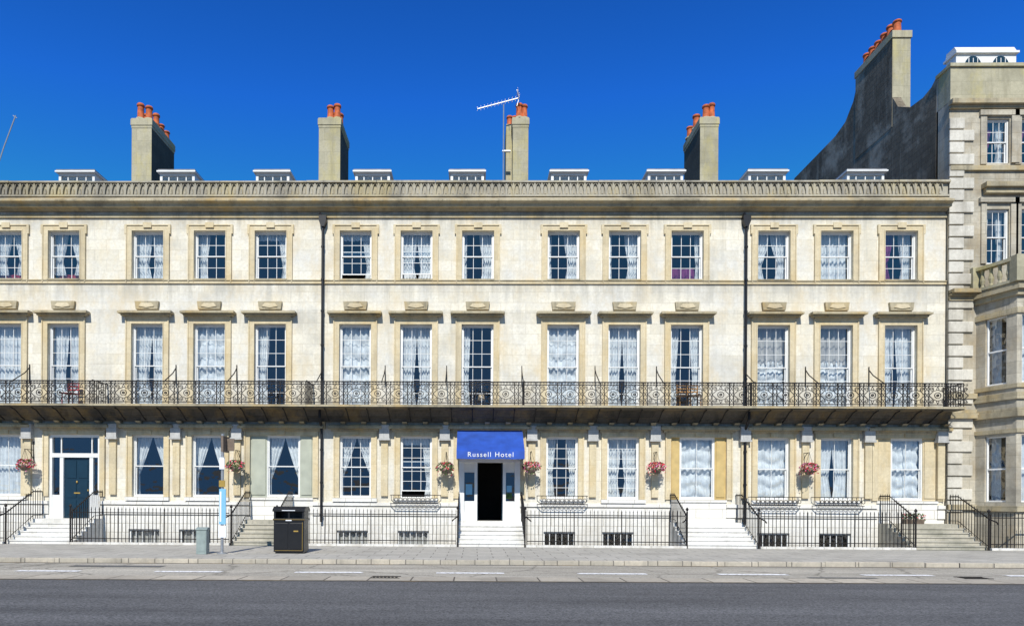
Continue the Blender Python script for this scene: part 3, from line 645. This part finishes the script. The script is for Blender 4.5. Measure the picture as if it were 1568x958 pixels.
# ---------------------------------------------------------------- area, steps and railings
ap=empty('basement_area')
m=MB(); m.quad((HX0,AREA,-1.6),(HX1,AREA,-1.6),(HX1,.0,-1.6),(HX0,0,-1.6)); m.quad((HX0,AREA,-1.6),(HX0,0,-1.6),(HX0,0,0),(HX0,AREA,0)); m.make('area_floor',M['pave'],ap)
m=MB(); m.box(HX0,HX1,AREA,AREA+.25,-1.6,-.001); m.make('retaining_wall',M['base'],ap)
yR=AREA+.13
steps_px=[(3,106,'stepw'),(350,424,'steps'),(699,806,'stepw'),(1052,1166,'stepw'),(1404,1520,'steps')]
steps_x=[]
for a,b,mt in steps_px:
    x0,x1=X(a,AREA,825),X(b,AREA,825); steps_x.append((x0,x1))
    m=MB(); n=6; h=THR/n; tr=.27
    m.box(x0,x1,-.62,-.002,-1.59,THR-.003)
    for i in range(n-1):
        zt_=THR-h*(i+1); y1=-.62-tr*i; y0=y1-tr
        m.box(x0,x1,y0,y1-.001,-1.59,zt_-.04); m.box(x0-.02,x1+.02,y0-.03,y1-.001,zt_-.039,zt_)
    m.box(x0,x1,-2.26,-.62-tr*(n-1)-.001,-1.59,.0)
    m.make('entrance_steps',M[mt])
def bars(mb,x0,x1,y,z0=0,z1=1.32,sp=.135):
    n=max(1,int((x1-x0)/sp)); sp=(x1-x0)/n
    for i in range(n+1):
        x=x0+sp*i+random.uniform(-.004,.004); big=(i%12==0); l=random.uniform(-.008,.008)
        mb.tube([(x,y,z0),(x+l,y,z1)],.0125 if not big else .022)
        mb.tube([(x+l,y,z1),(x+l,y,z1+.03),(x+l,y,z1+.10)],.022 if not big else .034,4,.002)
    mb.box(x0,x1,y-.018,y+.018,z1-.12,z1-.09); mb.box(x0,x1,y-.015,y+.015,z0+.12,z0+.15)
runs=[(X(-330),steps_x[0][0]),(steps_x[0][1],steps_x[1][0]),(steps_x[1][1],steps_x[2][0]),(steps_x[2][1],steps_x[3][0]),(steps_x[3][1],steps_x[4][0]),(steps_x[4][1],HX1-1)]
for i,(a,b) in enumerate(runs):
    m=MB(); bars(m,a+.03,b-.03,yR,z0=.08,z1=1.24)
    m.make('area_railing',M['iron'])
    m=MB(); m.box(a,b,AREA+.02,AREA+.24,.001,.085); m.make('railing_plinth',M['base'])
for (a,b) in steps_x:
    for xx,s in ((a+.04,-1),(b-.04,1)):
        m=MB(); n=15
        def gz(y): 
            return THR if y>-.62 else max(0,THR-(-.62-y)/.27*THR/6)
        def hz(y): return THR+1.02 if y>-.62 else THR+1.02-(-.62-y)*.52
        pts=[(xx,-.02,THR+1.02),(xx,-.62,THR+1.02)]+[(xx,-.62-.3*j,hz(-.62-.3*j)) for j in range(1,6)]
        pts+= [(xx+s*.02,-2.2,hz(-2.1)-.05),(xx+s*.12,-2.32,hz(-2.1)-.12),(xx+s*.2,-2.28,hz(-2.1)-.2)]
        m.tube(pts,.024,6)
        for j in range(n+1):
            y=-.08-j*(2.05/n); m.tube([(xx,y,gz(y)-.02),(xx,y,hz(y))],.0125)
            m.tube([(xx,y,hz(y)),(xx,y,hz(y)+.09)],.02,4,.003)
        m.tube([(xx,-.02,THR+.12),(xx,-.62,THR+.12),(xx,-2.1,.15)],.014)
        m.tube([(xx,-2.12,0),(xx,-2.12,1.3)],.03,6); m.lathe(xx,-2.12,[(.01,1.3),(.05,1.34),(.05,1.38),(.01,1.44)],8)
        m.make('step_handrail',M['iron'])
for c in (638,861.5,1185,1281.5):
    x=X(c); m=MB(); y=-.38; z0=Z(772); z1=z0+.34; w=.95
    def path(z): return [(x-w,-.02,z),(x-w,-.2,z),(x-w+.15,y,z),(x+w-.15,y,z),(x+w,-.2,z),(x+w,-.02,z)]
    m.tube(path(z1),.018); m.tube(path(z0+.02),.018)
    q=x-w+.15
    while q<x+w-.1:
        m.tube([(q,y,z0+.02),(q,y,z1)],.012); m.ring(q+.085,y,z0+.17,.06,.07,.013,8); q+=.17
    m.make('window_guard',M['iron'])
# ---------------------------------------------------------------- hanging baskets
for px,py in [(38,712),(361,714),(683,717),(813.5,716),(1005.5,717),(1239,718)]:
    y=-.52; c=onY(px,py,y); e=empty('hanging_flower_basket')
    m=MB(); m.tube([(c.x,0,c.z+.62),(c.x,y-.03,c.z+.62)],.016); m.tube([(c.x,0,c.z+.25),(c.x,-.2,c.z+.5),(c.x,-.4,c.z+.62)],.012); m.tube([(c.x,-.01,c.z+.2),(c.x,-.01,c.z+.95)],.02)
    for j in range(3):
        a=j*2.1; m.tube([(c.x,y,c.z+.62),(c.x+.19*math.cos(a),y+.19*math.sin(a),c.z)],.006)
    m.make('bracket_and_chains',M['iron'],e)
    m=MB(); m.lathe(c.x,y,[(.04,c.z-.22),(.13,c.z-.18),(.19,c.z-.08),(.21,c.z)],12); m.make('basket_bowl',M['brownsign'],e,True)
    L_,P_,Q_=MB(),MB(),MB()
    for j in range(520):
        th_=random.uniform(0,2*math.pi); ph=random.uniform(-.5,1); rr=.33*random.uniform(.55,1)**.5*(1+.2*math.sin(3*th_+px))
        p=Vector((c.x+rr*math.cos(th_)*math.cos(ph*1.1),y+rr*.9*math.sin(th_)*math.cos(ph*1.1),c.z+.04+.2*math.sin(ph*1.3)))
        if random.random()<.2: p.z-=random.uniform(0,.18)
        n=Vector((random.gauss(0,1),random.gauss(-.8,1),random.gauss(.6,1))).normalized(); t=n.orthogonal().normalized(); b=n.cross(t); s=random.uniform(.025,.045)
        mb=L_ if random.random()<.42 else (P_ if random.random()<.6 else Q_)
        if px in (683,361) and random.random()<.5: mb=L_
        mb.quad(p-t*s,p-b*s*.6,p+t*s,p+b*s*.6)
    L_.make('leaves',M['leaf'],e); P_.make('red_flowers',M['petalr'],e); Q_.make('pink_flowers',M['petalp'],e)
pl=empty('flower_planter'); x=X(1400,-.6,790)
m=MB(); m.prism_x(x-.35,x+.35,[(-.45,THR),(-.62,THR),(-.66,THR+.16),(-.41,THR+.16)]); m.make('trough',M['brownsign'],pl)
L_,P_=MB(),MB()
for j in range(260):
    p=Vector((x+random.uniform(-.38,.38),-.54+random.uniform(-.13,.13),THR+.16+random.uniform(-.04,.22)))
    n=Vector((random.gauss(0,1),random.gauss(0,1),random.gauss(0,1))).normalized(); t=n.orthogonal().normalized(); b=n.cross(t); s=.035
    (L_ if random.random()<.78 else P_).quad(p-t*s,p-b*s*.6,p+t*s,p+b*s*.6)
L_.make('leaves',M['leaf'],pl); P_.make('flowers',M['petalr'],pl)
# ---------------------------------------------------------------- street furniture
b0=G(442,847); e=empty('litter_bin'); bx,by=b0.x,b0.y; w=.46; d=.30
m=MB(); m.box(bx-w,bx+w,by,by+2*d,.05,1.0); m.box(bx-w+.04,bx+w-.04,by+.04,by+2*d-.04,0,.05)
m.box(bx-w-.02,bx+w+.02,by-.02,by+2*d+.02,1.0,1.06)
for xx in (bx-w,bx-.03,bx+w-.06): m.box(xx,xx+.06,by,by+.06,1.06,1.27)
m.box(bx-w,bx+w,by+2*d-.05,by+2*d,1.06,1.27); m.box(bx-w,bx-w+.06,by+.06,by+2*d-.05,1.06,1.27); m.box(bx+w-.06,bx+w,by+.06,by+2*d-.05,1.06,1.27)
m.prism_x(bx-w-.03,bx+w+.03,[(by-.04,1.27),(by-.04,1.33),(by+.1,1.42),(by+2*d-.1,1.42),(by+2*d+.04,1.33),(by+2*d+.04,1.27)])
m.box(bx-w+.04,bx-.03,by-.012,by-.001,.14,.92); m.box(bx+.03,bx+w-.04,by-.012,by-.001,.14,.92)
m.make('bin_body',M['black'],e,bevel=.012)
m=MB(); m.box(bx-w-.024,bx+w+.024,by-.026,by-.021,1.025,1.035); m.box(bx+.15,bx+.29,by-.018,by-.013,.66,.70); m.box(bx+w-.05,bx+w-.04,by-.018,by-.013,.1,.95); m.box(bx-w+.04,bx+w-.04,by-.018,by-.013,.09,.10)
m.make('gold_bands',M['gold'],e)
m=MB(); m.box(bx-.2,bx+.2,by-.05,by-.046,1.295,1.315); m.box(bx-.09,bx+.09,by-.03,by-.0265,.99,1.02); m.make('labels',M['signwhite'],e)
p=G(340,847); e=empty('bus_stop_sign'); x,y=p.x,p.y
zz=lambda py: Z(py,y,340)
m=MB(); m.tube([(x,y,0),(x,y,zz(664))],.045,8); m.lathe(x,y,[(.16,0),(.16,.03),(.06,.06)],12); m.make('pole',M['steel'],e)
m=MB(); m.box(x+.05,x+.12,y-.28,y+.22,zz(692),zz(668)); m.box(x+.12,x+.34,y+.02,y+.05,zz(690),zz(671)); m.make('flag_plate',M['brownsign'],e)
m=MB(); m.box(x-.07,x+.13,y-.075,y-.045,zz(802),zz(748)); m.make('timetable_panel',M['cyan'],e)
m=MB(); m.box(x-.05,x+.00,y-.083,y-.0755,zz(798),zz(752)); m.box(x-.08,x+.14,y-.08,y-.04,zz(822),zz(804)); m.box(x-.07,x+.08,y-.07,y-.045,zz(718),zz(700)); m.make('notices',M['signwhite'],e)
m=MB(); m.box(x-.08,x+.10,y-.07,y-.045,zz(745),zz(735)); m.make('route_tile',M['gold'],e)
p=G(308,848); m=MB(); m.box(p.x-.15,p.x+.15,p.y,p.y+.25,0,.72); m.prism_x(p.x-.17,p.x+.17,[(p.y-.02,.72),(p.y-.02,.75),(p.y+.125,.80),(p.y+.27,.75),(p.y+.27,.72)]); m.box(p.x-.12,p.x+.12,p.y-.01,p.y-.001,.08,.66); m.box(p.x+.07,p.x+.09,p.y-.025,p.y-.0105,.34,.42)
m.make('utility_cabinet',M['greygreen'],bevel=.008)
for px,col in ((1047,'wood'),(108,'red'),(1062,'wood')):
    x=X(px,-.5,605); m=MB(); y=-.5; z=FL
    for dx in (-.2,.2):
        for dy in (-.2,.2): m.tube([(x+dx,y+dy,z),(x+dx,y+dy,z+(.9 if dy>0 else .45))],.02)
    m.box(x-.22,x+.22,y-.22,y+.22,z+.43,z+.46)
    for q in (.6,.72,.84): m.box(x-.2,x+.2,y+.19,y+.21,z+q,z+q+.05)
    m.make('balcony_chair',M[col])
# ---------------------------------------------------------------- right town house
_Z=Z
def Z(py,y=0.0,px=1500): return _Z(py,y,px)
th=empty('stone_town_house')
yf=-.12; TX0=XE+.03; TX1=X(1800); ytop=Z(104,yf)
bayx=X(1490); 
up_ops=[]
ux=[(X(1509,yf),X(1544,yf)),(X(1562,yf),X(1597,yf)),(X(1640,yf),X(1676,yf))]
for a,b in ux: up_ops+= [(a,b,Z(250,yf),Z(182,yf)),(a,b,Z(404,yf),Z(320,yf))]
m1=MB(); wall((m1,m1),TX0,TX1,-1.6,Z(160,yf),yf,up_ops,.2)
m1.make('front_wall',M['townstone'],th)
frames,glass,net,cream,red,purple=[MB() for _ in range(6)]
for (a,b,c,d) in up_ops: window(a,b,c,d,y=yf+.1,cols=3,ru=2,rl=2,cur='purple' if d>14 else 'sides')
m=MB()
for (a,b) in ux:
    m.box(b+.03,b+.33,yf-.08,yf-.001,Z(250,yf),Z(178,yf)); m.box(a-.25,a-.02,yf-.05,yf-.001,Z(252,yf),Z(178,yf)); m.box(a-.3,b+.3,yf-.10,yf-.001,Z(178,yf)+.001,Z(170,yf))
    m.box(b+.03,b+.3,yf-.06,yf-.001,Z(404,yf),Z(312,yf)); m.box(a-.22,a-.02,yf-.06,yf-.001,Z(404,yf),Z(312,yf)); m.box(a-.3,b+.3,yf-.12,yf-.001,Z(311,yf),Z(304,yf))
m.make('upper_window_surrounds',M['townstone'],th)
m=MB()
m.box(TX0-.05,TX1,yf-.25,yf,Z(163,yf),Z(156,yf)); m.box(TX0-.02,TX1,yf-.12,yf,Z(168,yf),Z(163.2,yf))
m.box(TX0,TX1,yf-.10,yf-.001,Z(262,yf),Z(255,yf)); m.box(X(1497),TX1,yf-.30,yf-.002,Z(290,yf),Z(283,yf)); m.box(X(1500),TX1,yf-.18,yf-.002,Z(298,yf),Z(290.3,yf))
m.make('upper_trim',M['cornice'],th)
m=MB(); m.box(TX0,TX1,yf-.05,.5,Z(155.5,yf),ytop); m.box(TX0-.05,TX1,yf-.12,.6,ytop+.001,ytop+.12); m.make('attic_parapet',M['chim'],th)
m=MB(); zq=-.5; i=0; xq0=TX0-.02
qh=.45
while zq<Z(170,yf)-qh:
    w=.55 if i%2==0 else .92
    if zq>Z(790): m.box(xq0,xq0+w,yf-.07+random.uniform(-.006,.006),yf-.001,zq+.02,zq+qh-.03)
    zq+=qh; i+=1
m.make('quoins',M['quoin'],th,bevel=.02)
m=MB()
for (p0,p1,pr) in ((447,441,.35),(452,447.2,.22),(460,452.2,.12),(610,602,.12),(640,632,.2),(632,627,.1),(780,772,.12)):
    m.box(TX0-.02,bayx,yf-pr,yf-.002,Z(p0,yf-pr),Z(p1,yf-pr))
m.make('front_bands',M['cornice'],th)
bd=1.35; bx0=bayx+.02; bx1=X(1556,-bd-.1,600); bx2=bx1+2.6; bx3=bx2+(bx1-bx0)
ztb=Z(452,-.8); zbb=-1.6
def bay_poly(o): return [(bx0-o,yf),(bx1-o*.5,yf-bd-o),(bx2+o*.5,yf-bd-o),(bx3+o,yf)]
m=MB(); wins=[(Z(590,-.7),Z(487,-.7)),(Z(768,-.7),Z(668,-.7))]
def face(mb,p,q,z0,z1,ops):
    p=Vector((*p,0)); q=Vector((*q,0)); zs=sorted([z0,z1]+[k for o in ops for k in o[2:]]); ts=sorted(set([0,1]+[k for o in ops for k in o[:2]]))
    nrm=(q-p).cross(Vector((0,0,1))).normalized()
    for i in range(len(ts)-1):
        for j in range(len(zs)-1):
            if zs[j+1]-zs[j]<1e-6: continue
            ct=(ts[i]+ts[i+1])/2; cz=(zs[j]+zs[j+1])/2
            if any(o[0]<ct<o[1] and o[2]<cz<o[3] for o in ops): continue
            a=p.lerp(q,ts[i]); b=p.lerp(q,ts[i+1]); mb.quad((a.x,a.y,zs[j]),(b.x,b.y,zs[j]),(b.x,b.y,zs[j+1]),(a.x,a.y,zs[j+1]))
    for o in ops:
        a=p.lerp(q,o[0]); b=p.lerp(q,o[1]); ai=a-nrm*.16; bi=b-nrm*.16
        mb.quad((a.x,a.y,o[2]),(ai.x,ai.y,o[2]),(ai.x,ai.y,o[3]),(a.x,a.y,o[3])); mb.quad((bi.x,bi.y,o[2]),(b.x,b.y,o[2]),(b.x,b.y,o[3]),(bi.x,bi.y,o[3]))
        mb.quad((a.x,a.y,o[3]),(ai.x,ai.y,o[3]),(bi.x,bi.y,o[3]),(b.x,b.y,o[3])); mb.quad((ai.x,ai.y,o[2]),(a.x,a.y,o[2]),(b.x,b.y,o[2]),(bi.x,bi.y,o[2]))
        g0=a-nrm*.12; g1=b-nrm*.12; mid=(o[2]+o[3])/2
        glass.quad((g0.x,g0.y,o[2]),(g1.x,g1.y,o[2]),(g1.x,g1.y,o[3]),(g0.x,g0.y,o[3]))
        f0=a-nrm*.10; f1=b-nrm*.10
        for t in (0.03,.97): c=f0.lerp(f1,t); frames.tube([(c.x,c.y,o[2]),(c.x,c.y,o[3])],.045)
        for z in (o[2]+.03,mid,o[3]-.03): frames.tube([(f0.x,f0.y,z),(f1.x,f1.y,z)],.04)
        c0=a-nrm*.35; c1=b-nrm*.35; n0=len(net.v)
        for k in range(25):
            c=c0.lerp(c1,k/24*(.45)); c=c-nrm*(.03*math.sin(k*1.6)); net.v+= [(c.x,c.y,o[2]),(c.x,c.y,o[3])]
            if k: net.f.append((n0+2*k-2,n0+2*k,n0+2*k+1,n0+2*k-1))
bp=bay_poly(0)
for a,b,t0,t1 in ((bp[0],bp[1],.24,.76),(bp[2],bp[3],.24,.76)): face(m,a,b,zbb,ztb,[(t0,t1,*w) for w in wins])
p_,q_=bp[1],bp[2]; md=((p_[0]+q_[0])/2,p_[1])
face(m,p_,md,zbb,ztb,[(.14,.88,*w) for w in wins]); face(m,md,q_,zbb,ztb,[(.12,.86,*w) for w in wins])
m.make('bay_walls',M['townstone'],th)
m=MB()
for p0,p1,o in ((460,452,.12),(451.8,446,.25),(445.8,440,.16),(486,478,.06),(614,604,.08),(640,632,.14),(631.8,627,.08),(664,658,.06),(782,774,.1),(597,591,.06)):
    m.prism_z(bay_poly(o),Z(p0,-.8),Z(p1,-.8))
m.make('bay_bands',M['cornice'],th)
m=MB(); m.quad((bx0+.3,yf-.02,zbb),(bx3-.3,yf-.02,zbb),(bx3-.3,yf-.02,ztb),(bx0+.3,yf-.02,ztb)); m.quad((TX0,2.2,8),(TX1,2.2,8),(TX1,2.2,17),(TX0,2.2,17)); m.make('interior_backing',M['room'],th)
m=MB(); q=bay_poly(.08); zb0=Z(439.5,-.9); zb1=Z(402,-.9)
for si,(a,b) in enumerate(((q[0],q[1]),(q[1],q[2]),(q[2],q[3]))):
    a=Vector((*a,0)); b=Vector((*b,0)); d=(b-a); n=max(2,int(d.length/.26)); d.normalize(); nn=Vector((-d.y,d.x,0))
    for (z0,z1,hw) in ((zb0+.002+si*.003,zb0+.1,.11),(zb1-.12+si*.003,zb1+si*.003,.13)):
        m.prism_z([tuple((a-nn*hw)[:2]),tuple((b-nn*hw)[:2]),tuple((b+nn*hw)[:2]),tuple((a+nn*hw)[:2])],z0,z1)
    for i in range(n+1):
        c=a.lerp(b,i/n)
        if i==0 or (i==n and si==2): m.box(c.x-.17,c.x+.17,c.y-.17,c.y+.17,zb0+.001,zb1+.03)
        elif i<n: 
            hh=zb1-.12-zb0-.1; z=zb0+.1; m.lathe(c.x,c.y,[(.07,z),(.07,z+.06),(.045,z+.1),(.085,z+hh*.4),(.05,z+hh*.75),(.07,z+hh)],8)
m.make('bay_balustrade',M['chim'],th)
xf=TX0; gt=ytop+.1
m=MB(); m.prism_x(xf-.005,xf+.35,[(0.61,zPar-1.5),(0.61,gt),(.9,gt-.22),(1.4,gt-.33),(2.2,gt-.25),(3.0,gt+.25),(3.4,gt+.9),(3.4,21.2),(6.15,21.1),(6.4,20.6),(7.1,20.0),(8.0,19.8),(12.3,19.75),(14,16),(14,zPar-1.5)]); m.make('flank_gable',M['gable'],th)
m=MB(); m.quad((TX0,.51,zPar-1.5),(TX0,.61,zPar-1.5),(TX0,.61,gt-.02),(TX0,.51,gt-.02)); m.quad((TX0,-.1,-1.6),(TX0,.6,-1.6),(TX0,.6,Z(156,yf)),(TX0,-.1,Z(156,yf))); m.make('corner_return',M['townstone'],th)
m=MB(); m.quad((xf+.4,.61,gt-.6),(TX1,.61,gt-.6),(TX1,8,19.3),(xf+.4,8,19.3)); m.quad((xf+.4,8,19.3),(TX1,8,19.3),(TX1,14,18.8),(xf+.4,14,18.8)); m.quad((TX1,yf,-1.6),(TX1,14,-1.6),(TX1,14,18.8),(TX1,yf,gt-.6)); m.make('roof_and_far_side',M['slate'],th)
e=empty('flank_chimney_stack'); e.parent=th
x0=xf-.01; x1=X(1394,3.4,90)
zt_=Z(48,3.4,1380)
m=MB(); m.box(x0,x1,3.38,3.399,gt-.4,zt_-.3); m.box(x0-.04,x1+.04,3.33,6.25,zt_-.3,zt_); m.make('stack_front',M['chim'],e,bevel=.012)
m=MB(); m.box(x0-.008,x1-.01,3.4,6.2,gt-.4,zt_-.301); m.make('stack_body',M['gable'],e)
p=MB()
for v in (.06,.22,.38,.54,.7,.86): pot(p,x0+.3,3.4+2.8*v,zt_,.6*random.uniform(.9,1.1),.17)
p.make('chimney_pots',M['terracotta'],e,True)
e=empty('twin_arched_dormer'); e.parent=th; y=.75; x0,x1=X(1464,y,90),X(1556,y,90); z0=Z(104,y); zt_=Z(83,y); yb=1.3
m=MB(); m.box(x0,x1,y,yb,z0-.9,zt_); m.box(x0-.06,x1+.06,y-.10,yb+.1,zt_+.001,zt_+.08); m.prism_x(x0+.0,x1-.0,[(y-.05,zt_+.081),(y+.1,Z(70,y)),(yb,Z(70,y)),(yb+.05,zt_+.081)]); m.make('dormer_body',M['white'],e)
for cc in ((x0*.72+x1*.28),(x0*.26+x1*.74)):
    a=MB(); hh=Z(86,y)-z0; pts=[(cc-.34,z0-.7)]+[(cc-.34*math.cos(t*math.pi/10),z0+(hh)*math.sin(t*math.pi/10)) for t in range(11)]+[(cc+.34,z0-.7)]
    a.prism_y(y-.01,y+.01,pts[::-1]); a.make('arched_pane',M['navy'],e)
    a=MB()
    for t in range(1,4): a.box(cc-.34+.17*t-.012,cc-.34+.17*t+.012,y-.025,y-.011,z0-.7,z0+hh*.8)
    a.make('glazing_bars',M['white'],e)
frames.make('sash_frames',M['white'],th); glass.make('window_panes',M['glass'],th); net.make('net_curtains',M['net'],th,True)
if purple.v: purple.make('purple_curtains',M['purple'],th,True)
# ---------------------------------------------------------------- light
EL=43; AZ=4
sd=Vector((-math.sin(R(AZ))*math.cos(R(EL)),-math.cos(R(AZ))*math.cos(R(EL)),math.sin(R(EL))))
sl=bpy.data.lights.new('sun','SUN'); sl.energy=5; sl.angle=R(.5); sl.color=(1,.965,.89)
so=bpy.data.objects.new('sun',sl); scene.collection.objects.link(so); so.rotation_euler=sd.to_track_quat('Z','Y').to_euler(); so.location=(0,-30,40)
w=bpy.data.worlds.new('World'); scene.world=w; w.use_nodes=True; nt=w.node_tree
bg=nt.nodes['Background']; sky=nt.nodes.new('ShaderNodeTexSky'); sky.sky_type='NISHITA'; sky.sun_disc=False; sky.sun_elevation=R(EL); sky.sun_rotation=R(180+AZ)
sky.air_density=1.0; sky.dust_density=0.1; sky.ozone_density=4
cl=nt.nodes.new('ShaderNodeMixRGB'); cl.blend_type='DARKEN'; cl.inputs[0].default_value=1; cl.inputs[2].default_value=(3.0,2.6,3.3,1)
gm=nt.nodes.new('ShaderNodeGamma'); gm.inputs[1].default_value=1.9
mx=nt.nodes.new('ShaderNodeMixRGB'); mx.blend_type='MULTIPLY'; mx.inputs[0].default_value=1; mx.inputs[2].default_value=(.12,.42,.56,1)
nt.links.new(sky.outputs[0],cl.inputs[1]); nt.links.new(cl.outputs[0],gm.inputs[0]); nt.links.new(gm.outputs[0],mx.inputs[1]); nt.links.new(mx.outputs[0],bg.inputs[0]); bg.inputs[1].default_value=.12
scene.view_settings.view_transform='Standard'; scene.view_settings.look='None'; scene.view_settings.exposure=0
